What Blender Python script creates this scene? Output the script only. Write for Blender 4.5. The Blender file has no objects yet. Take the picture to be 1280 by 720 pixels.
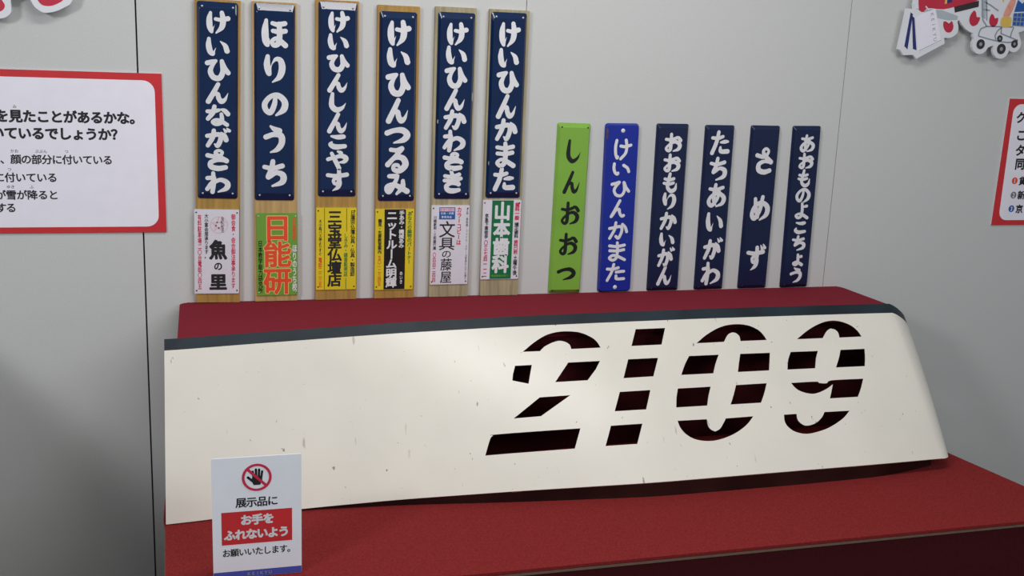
import bpy, bmesh, math, random
import numpy as np
from mathutils import Vector, Matrix
from math import sin, cos, pi, radians

S = bpy.context.scene
COL = S.collection

# ---------------------------------------------------------------- camera
cam_d = bpy.data.cameras.new('camera')
cam_d.sensor_width = 36.0
cam_d.lens = 36.0 * 1362.0 / 1280.0
cam_o = bpy.data.objects.new('camera', cam_d)
COL.objects.link(cam_o)
yaw, pitch, roll = radians(16.16), radians(12.58), radians(2.267)
fw = Vector((sin(yaw) * cos(pitch), cos(yaw) * cos(pitch), -sin(pitch)))
rt = Vector((cos(yaw), -sin(yaw), 0))
up = rt.cross(fw)
r2 = cos(roll) * rt + sin(roll) * up
u2 = -sin(roll) * rt + cos(roll) * up
m = Matrix((r2, u2, -fw)).transposed().to_4x4()
m.translation = Vector((0, -3.05, 1.6))
cam_o.matrix_world = m
S.camera = cam_o

# ---------------------------------------------------------------- exposure, world, room lamps
S.view_settings.view_transform = 'Standard'
S.view_settings.look = 'None'
S.view_settings.gamma = 1.0
S.view_settings.use_curve_mapping = False
S.view_settings.exposure = 0.12
W = bpy.data.worlds.new('world')
S.world = W
W.use_nodes = True
W.node_tree.nodes['Background'].inputs[0].default_value = (0.86, 0.93, 1.0, 1)
W.node_tree.nodes['Background'].inputs[1].default_value = 0.20


def area(name, loc, target, sx, sy, power, color=(1, 1, 1)):
    d = bpy.data.lights.new(name, 'AREA')
    d.shape = 'RECTANGLE'
    d.size, d.size_y, d.energy, d.color = sx, sy, power, color
    o = bpy.data.objects.new(name, d)
    o.location = loc
    o.rotation_euler = (Vector(target) - Vector(loc)).to_track_quat('-Z', 'Y').to_euler()
    COL.objects.link(o)
    return o


area('ceiling_lamp_over_platform', (0.75, -1.2, 2.72), (0.75, -1.15, 0), 1.7, 0.3, 22, (1.0, 0.98, 0.95))
area('ceiling_lamp_left', (-2.3, -3.1, 2.65), (0.4, 0.0, 1.0), 0.7, 0.5, 40, (0.98, 0.99, 1.0))
area('ceiling_lamp_behind_viewer', (2.2, -4.0, 2.65), (1.3, 0.0, 1.2), 2.0, 0.8, 28, (0.97, 0.985, 1.0))

# ---------------------------------------------------------------- materials
def lin(c):
    return tuple(((v / 255) / 12.92 if v / 255 <= 0.04045 else ((v / 255 + 0.055) / 1.055) ** 2.4) for v in c)


def mat(name, rgb, rough=0.5, scale=60.0, amount=0.08, metal=0.0, spec=0.5, bump=0.0, bscale=None, stretch=None, detail=4):
    m = bpy.data.materials.new(name)
    m.use_nodes = True
    nt = m.node_tree
    b = nt.nodes['Principled BSDF']
    b.inputs['Roughness'].default_value = rough
    b.inputs['Metallic'].default_value = metal
    b.inputs['Specular IOR Level'].default_value = spec
    tc = nt.nodes.new('ShaderNodeTexCoord')
    mp = nt.nodes.new('ShaderNodeMapping')
    nt.links.new(tc.outputs['Object'], mp.inputs['Vector'])
    if stretch:
        mp.inputs['Scale'].default_value = stretch
    nz = nt.nodes.new('ShaderNodeTexNoise')
    nz.inputs['Scale'].default_value = scale
    nz.inputs['Detail'].default_value = detail
    nt.links.new(mp.outputs['Vector'], nz.inputs['Vector'])
    rp = nt.nodes.new('ShaderNodeValToRGB')
    c = lin(rgb)
    rp.color_ramp.elements[0].position = 0.3
    rp.color_ramp.elements[1].position = 0.7
    rp.color_ramp.elements[0].color = (*[v * (1 - amount) for v in c], 1)
    rp.color_ramp.elements[1].color = (*[min(1, v * (1 + amount)) for v in c], 1)
    nt.links.new(nz.outputs['Fac'], rp.inputs['Fac'])
    nt.links.new(rp.outputs['Color'], b.inputs['Base Color'])
    if bump:
        nb = nt.nodes.new('ShaderNodeTexNoise')
        nb.inputs['Scale'].default_value = bscale or scale
        nt.links.new(mp.outputs['Vector'], nb.inputs['Vector'])
        bp = nt.nodes.new('ShaderNodeBump')
        bp.inputs['Strength'].default_value = bump
        bp.inputs['Distance'].default_value = 0.002
        nt.links.new(nb.outputs['Fac'], bp.inputs['Height'])
        nt.links.new(bp.outputs['Normal'], b.inputs['Normal'])
    return m


M = {}
M['wall'] = mat('wall_vinyl', (205, 206, 205), 0.75, 260, 0.04, spec=0.2, bump=0.15, bscale=420)
M['seam'] = mat('seam_dark', (60, 54, 50), 0.9)
M['floor'] = mat('floor_tile', (110, 104, 98), 0.6, 12, 0.12)
M['carpet'] = mat('red_carpet', (130, 42, 42), 0.95, 260, 0.22, spec=0.05, bump=0.6, bscale=500)
M['carpet_block'] = mat('crimson_felt', (130, 41, 53), 0.95, 300, 0.15, spec=0.05, bump=0.4, bscale=500)
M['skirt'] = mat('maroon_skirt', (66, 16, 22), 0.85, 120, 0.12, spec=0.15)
M['trim'] = mat('bronze_trim', (138, 116, 100), 0.4, 80, 0.1, metal=0.5)
M['inner'] = mat('shell_underside', (48, 30, 28), 0.8, 30, 0.2)
M['band'] = mat('slate_band', (29, 40, 48), 0.5, 9, 0.35, spec=0.3)
M['gap_shade'] = mat('dark_gap_shade', (40, 22, 20), 0.35, 6, 0.45, spec=0.35)  # dark colour stands in for the shade under the train panel
M['steel'] = mat('bracket_steel', (150, 145, 140), 0.35, 60, 0.1, metal=0.8)
M['navy'] = mat('navy_enamel', (17, 40, 78), 0.10, 7, 0.14)
M['navy_dark'] = mat('dark_navy_enamel', (17, 30, 66), 0.3, 7, 0.14)
M['royal'] = mat('royal_blue_enamel', (24, 44, 150), 0.28, 7, 0.1)
M['green'] = mat('green_enamel', (128, 178, 66), 0.32, 6, 0.08)
M['letter'] = mat('white_enamel', (226, 226, 230), 0.3, 40, 0.04)
M['letter_black'] = mat('black_enamel', (12, 22, 16), 0.4, 40, 0.1)
M['ink'] = mat('black_ink', (26, 26, 32), 0.6, 60, 0.1)
M['white_plate'] = mat('white_sheet', (222, 218, 228), 0.4, 20, 0.04)
M['yellow'] = mat('yellow_enamel', (226, 202, 40), 0.35, 12, 0.06)
M['black'] = mat('black_plate', (24, 20, 22), 0.4, 12, 0.1)
M['ad_green'] = mat('leaf_green_enamel', (112, 160, 60), 0.4, 12, 0.08)
M['deep_green'] = mat('deep_green_enamel', (16, 112, 64), 0.35, 12, 0.06)
M['orange'] = mat('vermilion_ink', (232, 78, 40), 0.5, 30, 0.06)
M['cream'] = mat('cream_ink', (226, 206, 130), 0.5, 30, 0.06)
M['pink_ink'] = mat('crimson_ink', (206, 40, 76), 0.6, 30, 0.06)
M['pale_pink'] = mat('pale_pink_ink', (222, 190, 200), 0.6, 60, 0.1)
M['green_ink'] = mat('green_ink', (50, 120, 50), 0.6, 30, 0.06)
M['blue_ink'] = mat('blue_ink', (30, 90, 170), 0.5, 30, 0.06)
M['grey_ink'] = mat('grey_ink', (120, 118, 128), 0.6, 30, 0.06)
M['red'] = mat('poster_red', (206, 44, 50), 0.5, 20, 0.05)
M['poster'] = mat('poster_white', (242, 239, 250), 0.5, 20, 0.02)
M['card'] = mat('card_white', (240, 244, 252), 0.5, 20, 0.02)
M['indigo'] = mat('indigo_band', (72, 84, 176), 0.5, 20, 0.03)
M['foam'] = mat('foam_board_white', (228, 230, 236), 0.5, 20, 0.02)
M['foot_red'] = mat('print_red', (196, 40, 66), 0.45, 20, 0.05)
M['print_grey'] = mat('print_grey', (178, 188, 194), 0.5, 20, 0.04)
M['print_dark'] = mat('print_dark', (48, 42, 46), 0.5, 20, 0.06)
M['print_navy'] = mat('print_navy', (34, 44, 112), 0.5, 20, 0.06)
M['print_yellow'] = mat('print_yellow', (230, 190, 90), 0.5, 20, 0.06)
M['print_peach'] = mat('print_peach', (232, 160, 140), 0.5, 60, 0.15)
M['print_line'] = mat('print_line', (142, 152, 164), 0.5, 20, 0.05)
M['wood_ochre'] = mat('ochre_board', (170, 132, 64), 0.6, 10, 0.22, stretch=(9, 9, 0.7), bump=0.2)
M['wood_tan'] = mat('tan_board', (186, 152, 98), 0.6, 10, 0.2, stretch=(9, 9, 0.7), bump=0.2)
M['wood_grey'] = mat('weathered_board', (164, 152, 120), 0.65, 10, 0.26, stretch=(9, 9, 0.7), bump=0.25)
M['nail'] = mat('nail_head', (200, 200, 206), 0.35, 60, 0.1, metal=0.3)
M['screw_dark'] = mat('dark_screw', (54, 44, 36), 0.5, 60, 0.1, metal=0.4)
M['chip'] = mat('enamel_chip', (150, 156, 152), 0.7, 60, 0.15)
M['rust'] = mat('rust_chip', (86, 62, 66), 0.8, 60, 0.25)
M['acrylic'] = mat('acrylic_foot', (200, 205, 210), 0.15, 20, 0.02)


def shell_material():
    m = mat('cream_white_paint', (226, 221, 210), 0.3, 5, 0.035)
    nt = m.node_tree
    b = nt.nodes['Principled BSDF']
    base = b.inputs['Base Color'].links[0].from_socket
    tc = nt.nodes['Texture Coordinate']
    # sparse dark scuffs: thresholded stretched noise gated by a coarser one
    prev = base
    for sc, st, lo, hi, col in ((52, (1.0, 0.4, 0.4), 0.750, 0.78, (110, 98, 90)), (90, (1, 0.8, 0.8), 0.762, 0.79, (70, 60, 56)), (26, (1.4, 0.3, 0.25), 0.752, 0.79, (176, 164, 152))):
        mp = nt.nodes.new('ShaderNodeMapping')
        mp.inputs['Scale'].default_value = st
        mp.inputs['Location'].default_value = (sc * 0.13, 0.7, 0.3)
        nt.links.new(tc.outputs['Object'], mp.inputs['Vector'])
        nz = nt.nodes.new('ShaderNodeTexNoise')
        nz.inputs['Scale'].default_value = sc
        nz.inputs['Detail'].default_value = 3
        nz.inputs['Roughness'].default_value = 0.6
        nt.links.new(mp.outputs['Vector'], nz.inputs['Vector'])
        mr = nt.nodes.new('ShaderNodeMapRange')
        mr.inputs['From Min'].default_value = lo - 0.04
        mr.inputs['From Max'].default_value = hi - 0.04
        mr.inputs['To Max'].default_value = 0.75
        nt.links.new(nz.outputs['Fac'], mr.inputs['Value'])
        mx = nt.nodes.new('ShaderNodeMix')
        mx.data_type = 'RGBA'
        nt.links.new(mr.outputs['Result'], mx.inputs['Factor'])
        nt.links.new(prev, mx.inputs['A'])
        mx.inputs['B'].default_value = (*lin(col), 1)
        prev = mx.outputs['Result']
    nt.links.new(prev, b.inputs['Base Color'])
    return m


M['shell'] = shell_material()


# ---------------------------------------------------------------- mesh helpers
class MB:
    """Collects faces with material keys and links them as one mesh object."""

    def __init__(self):
        self.v, self.f, self.k = [], [], []

    def face(self, pts, key):
        i = len(self.v)
        self.v += [tuple(p) for p in pts]
        self.f.append(tuple(range(i, i + len(pts))))
        self.k.append(key)

    def add(self, verts, faces, key):
        i = len(self.v)
        self.v += [tuple(p) for p in verts]
        for f in faces:
            self.f.append(tuple(i + a for a in f))
            self.k.append(key)

    def box(self, x0, x1, y0, y1, z0, z1, key):
        v = [(x0, y0, z0), (x1, y0, z0), (x1, y1, z0), (x0, y1, z0), (x0, y0, z1), (x1, y0, z1), (x1, y1, z1), (x0, y1, z1)]
        self.add(v, [(0, 3, 2, 1), (4, 5, 6, 7), (0, 1, 5, 4), (1, 2, 6, 5), (2, 3, 7, 6), (3, 0, 4, 7)], key)

    def prism(self, poly, y0, y1, key, side=None):
        """poly in XZ, y0 the front (nearer the viewer), y1 the back."""
        a = sum(poly[i][0] * poly[(i + 1) % len(poly)][1] - poly[(i + 1) % len(poly)][0] * poly[i][1] for i in range(len(poly)))
        if a < 0:
            poly = poly[::-1]
        n = len(poly)
        self.face([(x, y0, z) for x, z in poly], key)
        self.face([(x, y1, z) for x, z in poly[::-1]], side or key)
        for i in range(n):
            (xa, za), (xb, zb) = poly[i], poly[(i + 1) % n]
            self.face([(xa, y1, za), (xb, y1, zb), (xb, y0, zb), (xa, y0, za)], side or key)

    def flat(self, poly, y, key):
        a = sum(poly[i][0] * poly[(i + 1) % len(poly)][1] - poly[(i + 1) % len(poly)][0] * poly[i][1] for i in range(len(poly)))
        if a < 0:
            poly = poly[::-1]
        self.face([(x, y, z) for x, z in poly], key)

    def rect(self, x0, x1, z0, z1, y, key):
        self.face([(x0, y, z0), (x1, y, z0), (x1, y, z1), (x0, y, z1)], key)

    def build(self, name, parent=None, smooth=False):
        me = bpy.data.meshes.new(name)
        keys = []
        for k in self.k:
            if k not in keys:
                keys.append(k)
        me.from_pydata(self.v, [], self.f)
        for k in keys:
            me.materials.append(M[k])
        for p, k in zip(me.polygons, self.k):
            p.material_index = keys.index(k)
            p.use_smooth = smooth
        me.update()
        o = bpy.data.objects.new(name, me)
        COL.objects.link(o)
        if parent:
            o.parent = parent
        return o


def thing(name, label, cat, loc=(0, 0, 0), group=None):
    o = bpy.data.objects.new(name, None)
    o.empty_display_size = 0.05
    o.location = loc
    COL.objects.link(o)
    o['label'], o['category'] = label, cat
    if group:
        o['group'] = group
    return o


def rrect(x0, x1, z0, z1, r, n=6):
    p = []
    for cx, cz, a0 in ((x1 - r, z0 + r, -90), (x1 - r, z1 - r, 0), (x0 + r, z1 - r, 90), (x0 + r, z0 + r, 180)):
        for i in range(n + 1):
            a = radians(a0 + 90 * i / n)
            p.append((cx + r * cos(a), cz + r * sin(a)))
    return p


def circle(cx, cz, r, n=28, rz=None):
    rz = rz or r
    return [(cx + r * cos(2 * pi * i / n), cz + rz * sin(2 * pi * i / n)) for i in range(n)]


def smooth_poly(pts, n=5):
    out = []
    L = len(pts)
    for i in range(L):
        p0, p1, p2, p3 = (Vector(pts[(i + k) % L]) for k in (-1, 0, 1, 2))
        for j in range(n):
            t = j / n
            out.append(tuple(0.5 * ((2 * p1) + (p2 - p0) * t + (2 * p0 - 5 * p1 + 4 * p2 - p3) * t * t + (3 * p1 - p0 - 3 * p2 + p3) * t ** 3)))
    return out


def ring(mb, cx, cz, r, w, y, key, n=40):
    for i in range(n):
        a, b = 2 * pi * i / n, 2 * pi * (i + 1) / n
        mb.flat([(cx + (r - w) * cos(a), cz + (r - w) * sin(a)), (cx + r * cos(a), cz + r * sin(a)), (cx + r * cos(b), cz + r * sin(b)), (cx + (r - w) * cos(b), cz + (r - w) * sin(b))], y, key)


def stroke_line(mb, pts, w, y, key):
    for (xa, za), (xb, zb) in zip(pts, pts[1:]):
        d = Vector((xb - xa, zb - za))
        if d.length < 1e-9:
            continue
        d.normalize()
        nx, nz = -d.y * w / 2, d.x * w / 2
        mb.flat([(xa + nx, za + nz), (xb + nx, zb + nz), (xb - nx, zb - nz), (xa - nx, za - nz)], y, key)


# ---------------------------------------------------------------- brush lettering: kana as strokes (x, y down, relative width) in a 100 box
KANA = {
    'け': [[(20, 6, .7), (15, 36, 1.1), (17, 72, 1.1), (25, 94, .7), (30, 80, .4), (38, 60, .1)], [(42, 34, .8), (66, 37, .85), (94, 29, 1)], [(68, 4, .9), (73, 36, 1.1), (68, 70, 1.05), (44, 98, .45)]],
    'い': [[(13, 10, .8), (12, 46, 1.1), (19, 80, 1.1), (31, 92, .75), (36, 76, .4), (44, 54, .1)], [(62, 22, .35), (82, 44, .95), (90, 72, 1.05)]],
    'ひ': [[(6, 24, 1), (28, 18, .95), (44, 13, .6), (28, 34, .8), (19, 60, 1.05), (32, 86, 1.1), (58, 88, 1.1), (72, 62, 1.05), (71, 34, 1), (68, 14, .9)], [(70, 16, .8), (80, 42, .95), (95, 64, 1)]],
    'ん': [[(52, 4, .9), (34, 44, 1), (10, 94, 1.05)], [(14, 90, .5), (34, 58, .75), (50, 54, .9), (54, 74, 1), (66, 92, 1.05), (82, 80, .75), (95, 46, .15)]],
    'な': [[(6, 30, .85), (30, 30, .9), (54, 22, .8)], [(36, 4, .9), (29, 36, 1), (8, 68, .9)], [(64, 18, .5), (80, 24, .95), (94, 40, 1)], [(66, 42, .8), (68, 66, .95), (62, 86, 1), (42, 94, .9), (28, 84, .8), (42, 72, .75), (64, 78, .9), (90, 96, .9)]],
    'か': [[(5, 38, .9), (32, 33, .95), (58, 28, 1), (70, 40, 1), (67, 66, 1), (54, 94, .95), (40, 84, .4)], [(37, 6, .9), (31, 46, 1), (8, 94, .9)], [(72, 16, .45), (88, 34, .95), (96, 58, 1.05)]],
    'さ': [[(6, 30, .95), (40, 36, .9), (62, 28, .8), (70, 12, .7), (54, 4, .75), (40, 14, .8), (52, 32, 1), (88, 56, 1.05)], [(80, 58, .6), (48, 54, .85), (20, 66, 1), (22, 88, 1.1), (52, 96, 1.1), (84, 90, 1)]],
    'わ': [[(30, 2, .85), (32, 48, 1), (27, 98, .95)], [(5, 28, .9), (30, 26, .9), (36, 30, .7), (18, 60, .9), (4, 84, .9)], [(8, 80, .6), (40, 46, .85), (66, 36, .95), (92, 52, 1.1), (88, 78, 1.05), (52, 98, .45)]],
    'ほ': [[(14, 4, .7), (9, 42, 1.15), (12, 82, 1.1), (22, 96, .6), (28, 70, .12)], [(40, 14, .8), (62, 18, .9), (92, 13, .9)], [(42, 42, .8), (66, 45, .9), (94, 41, .9)], [(68, 16, .9), (70, 58, 1), (64, 88, 1), (46, 95, .9), (38, 82, .8), (54, 70, .8), (72, 78, .95), (94, 94, 1)]],
    'り': [[(20, 4, .8), (17, 34, 1.1), (24, 64, 1), (30, 66, .6), (36, 36, .25), (54, 14, .75), (74, 18, 1), (81, 46, 1.15), (70, 78, 1), (40, 99, .35)]],
    'の': [[(52, 18, .8), (48, 50, .95), (32, 84, 1), (12, 74, 1), (8, 46, 1), (32, 16, .9), (64, 10, 1), (92, 36, 1.1), (88, 70, 1.1), (56, 96, .5)]],
    'う': [[(32, 2, .5), (48, 12, .9), (70, 18, 1)], [(12, 42, .95), (46, 32, .95), (76, 36, 1.1), (80, 62, 1.1), (62, 86, .95), (32, 98, .4)]],
    'ち': [[(6, 24, .85), (40, 29, .9), (82, 19, .95)], [(42, 2, .9), (36, 34, 1), (22, 62, .95), (32, 62, .7), (58, 46, .9), (86, 56, 1.1), (82, 82, 1.05), (40, 98, .5)]],
    'し': [[(24, 2, .8), (20, 40, 1.05), (22, 74, 1.15), (44, 95, 1.15), (72, 82, .8), (90, 52, .12)]],
    'こ': [[(20, 14, .6), (50, 20, 1), (80, 16, .95), (64, 34, .25)], [(22, 56, .5), (16, 74, 1), (40, 90, 1.15), (86, 84, .95)]],
    'や': [[(4, 48, .9), (34, 38, .85), (68, 28, 1), (92, 40, 1.1), (84, 60, .9), (56, 66, .4)], [(52, 2, .6), (68, 12, .9), (60, 28, .5)], [(22, 14, .85), (38, 52, 1), (58, 98, 1)]],
    'す': [[(3, 24, .9), (46, 28, .95), (97, 21, 1)], [(58, 2, .9), (60, 40, 1), (52, 64, .9), (36, 64, .8), (32, 48, .8), (48, 40, .8), (62, 56, .95), (54, 82, .95), (28, 99, .35)]],
    'つ': [[(4, 40, 1), (36, 26, .95), (72, 24, 1.1), (94, 48, 1.15), (78, 76, 1.05), (34, 94, .4)]],
    'る': [[(22, 10, .85), (48, 12, .85), (72, 5, .9), (40, 38, .85), (8, 70, 1)], [(12, 68, .5), (44, 42, .85), (76, 44, 1.1), (88, 70, 1.15), (62, 94, 1.05), (36, 90, .85), (36, 74, .8), (54, 72, .75), (64, 86, .5)]],
    'み': [[(16, 12, .85), (42, 12, .95), (54, 12, .7), (38, 50, .9), (18, 86, .95), (5, 78, .9), (8, 60, .85), (36, 52, .9), (66, 66, 1), (97, 84, 1.05)], [(78, 34, .8), (76, 66, 1), (50, 97, .6)]],
    'き': [[(10, 24, .85), (44, 28, .9), (80, 16, .9)], [(8, 46, .85), (46, 48, .9), (88, 36, .9)], [(40, 2, .8), (54, 34, 1), (78, 64, 1)], [(74, 66, .6), (44, 60, .8), (18, 72, .95), (26, 92, 1.1), (52, 97, 1.1), (80, 92, .9)]],
    'ま': [[(10, 18, .85), (48, 22, .9), (88, 15, .95)], [(12, 44, .85), (50, 46, .9), (86, 40, .95)], [(50, 2, .9), (53, 46, 1), (48, 84, 1), (30, 96, .95), (12, 84, .85), (30, 70, .8), (56, 76, .95), (93, 95, 1.05)]],
    'た': [[(4, 28, .85), (34, 30, .9), (62, 22, .85)], [(37, 2, .9), (28, 46, 1), (6, 96, 1)], [(52, 48, .6), (74, 45, .95), (92, 44, .7)], [(52, 70, .7), (56, 88, 1), (94, 88, 1.1)]],
    'お': [[(4, 30, .85), (34, 33, .9), (66, 24, .9)], [(36, 2, .9), (36, 48, 1), (34, 86, 1), (20, 94, .9), (7, 80, .8), (32, 56, .75), (66, 44, .95), (93, 60, 1.1), (86, 84, 1), (54, 96, .5)], [(70, 16, .5), (84, 22, .95), (97, 36, 1)]],
    'も': [[(44, 0, .9), (36, 38, 1), (32, 74, 1), (54, 96, 1.1), (80, 86, 1), (88, 54, .4)], [(12, 28, .85), (40, 34, .9), (70, 27, .9)], [(8, 52, .85), (38, 58, .9), (68, 51, .9)]],
    'あ': [[(10, 20, .85), (44, 24, .9), (84, 14, .9)], [(42, 2, .9), (36, 40, 1), (38, 78, .9), (48, 92, .5)], [(66, 34, .8), (54, 66, .9), (26, 94, 1), (7, 78, 1), (22, 52, .9), (60, 40, .95), (92, 58, 1.1), (86, 84, 1), (52, 98, .5)]],
    'よ': [[(56, 24, .7), (84, 19, 1)], [(50, 2, .9), (54, 48, 1), (48, 86, 1), (26, 96, .95), (10, 82, .85), (34, 70, .85), (62, 78, 1), (94, 97, 1.05)]],
    'め': [[(18, 10, .85), (24, 46, .95), (38, 86, .9)], [(60, 2, .9), (48, 56, 1), (22, 92, 1), (5, 76, 1), (18, 42, .9), (56, 26, 1), (91, 44, 1.1), (88, 76, 1.05), (52, 98, .5)]],
}
TICKS = [[(74, 4, .4), (83, 17, .8)], [(88, 0, .4), (98, 13, .8)]]
KANA['が'] = [[(x * .9, 8 + y * .92, w) for x, y, w in s] for s in KANA['か']] + [[(x + 2, y - 1, w) for x, y, w in s] for s in TICKS]
KANA['ず'] = [[(x * .92, 10 + y * .9, w) for x, y, w in s] for s in KANA['す']] + [[(x, y, w) for x, y, w in s] for s in TICKS]
KANA['ょ'] = [[(14 + x * .74, 6 + y * .9, w) for x, y, w in s] for s in KANA['よ']]


def spline(pts, n=7):
    out = []
    P = [Vector(p) for p in pts]
    P = [P[0] * 2 - P[1]] + P + [P[-1] * 2 - P[-2]]
    for i in range(1, len(P) - 2):
        p0, p1, p2, p3 = P[i - 1:i + 3]
        for j in range(n):
            t = j / n
            out.append(0.5 * ((2 * p1) + (p2 - p0) * t + (2 * p0 - 5 * p1 + 4 * p2 - p3) * t * t + (3 * p1 - p0 - 3 * p2 + p3) * t ** 3))
    out.append(P[-2])
    return out


def fill_field(mb, F, xs, zs, y, key):
    """Fills where F < 0 on the grid: whole cells merged along rows, edge cells clipped."""
    nz, nx = F.shape
    ins = F < 0
    for j in range(nz - 1):
        i = 0
        while i < nx - 1:
            c = (ins[j, i], ins[j, i + 1], ins[j + 1, i + 1], ins[j + 1, i])
            k = sum(c)
            if k == 4:
                i2 = i
                while i2 + 1 < nx - 1 and ins[j, i2 + 2] and ins[j + 1, i2 + 2]:
                    i2 += 1
                mb.face([(xs[i], y, zs[j]), (xs[i2 + 1], y, zs[j]), (xs[i2 + 1], y, zs[j + 1]), (xs[i], y, zs[j + 1])], key)
                i = i2 + 1
                continue
            if k:
                P = ((i, j), (i + 1, j), (i + 1, j + 1), (i, j + 1))
                out = []
                for q in range(4):
                    (ia, ja), (ib, jb_) = P[q], P[(q + 1) % 4]
                    fa, fb = F[ja, ia], F[jb_, ib]
                    if fa < 0:
                        out.append((xs[ia], y, zs[ja]))
                    if (fa < 0) != (fb < 0):
                        t_ = fa / (fa - fb)
                        out.append((xs[ia] + (xs[ib] - xs[ia]) * t_, y, zs[ja] + (zs[jb_] - zs[ja]) * t_))
                if len(out) > 2:
                    mb.face(out, key)
            i += 1


def kana(mb, ch, cx, cz, w, h, weight, y, key, brush=True):
    """One kana centred on (cx, cz), about w by h in all, strokes 'weight' thick."""
    w2, h2 = w - weight * .75, h - weight * .75
    pad = weight * 1.2
    nx = 74
    xs = np.linspace(-w / 2 - pad, w / 2 + pad, nx)
    zs = np.linspace(-h / 2 - pad, h / 2 + pad, int(nx * (h + 2 * pad) / (w + 2 * pad)))
    GX, GZ = np.meshgrid(xs, zs)
    F = np.full(GX.shape, 1.0)
    for s in KANA[ch]:
        pts = [((x / 100 - .5) * w2, (.5 - yy / 100) * h2, max(.06, k ** 1.35 if brush else 1.0) * weight / 2) for x, yy, k in spline(s)]
        if not brush and s[-1][2] < .2:
            pts = pts[:-10]
        for (xa, za, ra), (xb, zb, rb) in zip(pts, pts[1:]):
            dx, dz = xb - xa, zb - za
            L2 = dx * dx + dz * dz + 1e-12
            t_ = np.clip(((GX - xa) * dx + (GZ - za) * dz) / L2, 0, 1)
            D = np.hypot(GX - xa - t_ * dx, GZ - za - t_ * dz) - (ra + (rb - ra) * t_)
            F = np.minimum(F, D)
    fill_field(mb, F, xs + cx, zs + cz, y, key)


# ---------------------------------------------------------------- printed lettering from the built-in font
_gl, _bold = {}, {}


def glyph(ch):
    if ch not in _gl:
        c = bpy.data.curves.new('glyph', 'FONT')
        c.body = ch
        c.resolution_u = 3
        o = bpy.data.objects.new('glyph', c)
        COL.objects.link(o)
        dg = bpy.context.evaluated_depsgraph_get()
        me = bpy.data.meshes.new_from_object(o.evaluated_get(dg))
        _gl[ch] = ([(v.co.x, v.co.y) for v in me.vertices], [tuple(p.vertices) for p in me.polygons])
        bpy.data.objects.remove(o)
        bpy.data.curves.remove(c)
        bpy.data.meshes.remove(me)
    return _gl[ch]


def bold_glyph(ch, bold, n):
    """The glyph grown outwards by 'bold' of its size, from its distance field."""
    if (ch, bold, n) not in _bold:
        v, f = glyph(ch)
        cnt = {}
        for q in f:
            for a, b in zip(q, q[1:] + q[:1]):
                k = (min(a, b), max(a, b))
                cnt[k] = cnt.get(k, 0) + 1
        xs = np.linspace(min(p[0] for p in v) - bold * 1.6, max(p[0] for p in v) + bold * 1.6, n)
        z0, z1 = min(p[1] for p in v) - bold * 1.6, max(p[1] for p in v) + bold * 1.6
        zs = np.linspace(z0, z1, max(8, int(n * (z1 - z0) / (xs[-1] - xs[0]))) if xs[-1] - xs[0] > .1 else n)
        GX, GZ = np.meshgrid(xs, zs)
        GX, GZ = GX + 1.3e-5, GZ + 1.7e-5
        D = np.full(GX.shape, 9.0)
        inside = np.zeros(GX.shape, bool)
        for (a, b), k in cnt.items():
            if k != 1:
                continue
            (xa, za), (xb, zb) = v[a], v[b]
            dx, dz = xb - xa, zb - za
            L2 = dx * dx + dz * dz + 1e-14
            t_ = np.clip(((GX - xa) * dx + (GZ - za) * dz) / L2, 0, 1)
            D = np.minimum(D, np.hypot(GX - xa - t_ * dx, GZ - za - t_ * dz))
            if abs(dz) > 1e-9:
                inside ^= ((za > GZ) != (zb > GZ)) & (GX < dx * (GZ - za) / dz + xa)
        F = np.where(inside, -D, D) - bold
        mb = MB()
        fill_field(mb, F, xs, zs, 0, 'ink')
        _bold[(ch, bold, n)] = ([(p[0], p[2]) for p in mb.v], mb.f)
    return _bold[(ch, bold, n)]


def put(mb, ch, cx, cz, w, h, y, key, bold=0.0, rot=0.0):
    """One printed character; its em box of w by h is centred on (cx, cz)."""
    if ch in ' 　':
        return
    v0, f = glyph(ch)
    if not v0:
        return
    v = v0
    if bold:
        v, f = bold_glyph(ch, bold, 84 if w > .03 else (56 if w > .012 else 34))
    if ord(ch) < 0x2000:
        xs = [p[0] for p in v0]
        ox = (min(xs) + max(xs)) / 2
        oy = .36
    else:
        ox, oy = .5, .38
    out = []
    for x, z in v:
        a, b = (x - ox) * w, (z - oy) * h
        if rot:
            a, b = a * cos(rot) - b * sin(rot), a * sin(rot) + b * cos(rot)
        out.append((cx + a, y, cz + b))
    # the font's faces may face either way: turn them to the viewer (-Y)
    fs = []
    for q in f:
        A = sum(out[q[i]][0] * out[q[(i + 1) % len(q)]][2] - out[q[(i + 1) % len(q)]][0] * out[q[i]][2] for i in range(len(q)))
        fs.append(q if A > 0 else q[::-1])
    mb.add(out, fs, key)


def column(mb, text, cx, z_top, z_bot, w, y, key, bold=0.0):
    n = len(text)
    p = (z_top - z_bot) / n
    for i, ch in enumerate(text):
        put(mb, ch, cx, z_top - (i + .5) * p, w, p * 1.06, y, key, bold, rot=(-pi / 2 if ch in 'ー…（）' else 0))


def row(mb, text, x0, pitch, cz, w, h, y, key, bold=0.0):
    for i, ch in enumerate(text):
        put(mb, ch, x0 + i * pitch, cz, w, h, y, key, bold)


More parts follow.
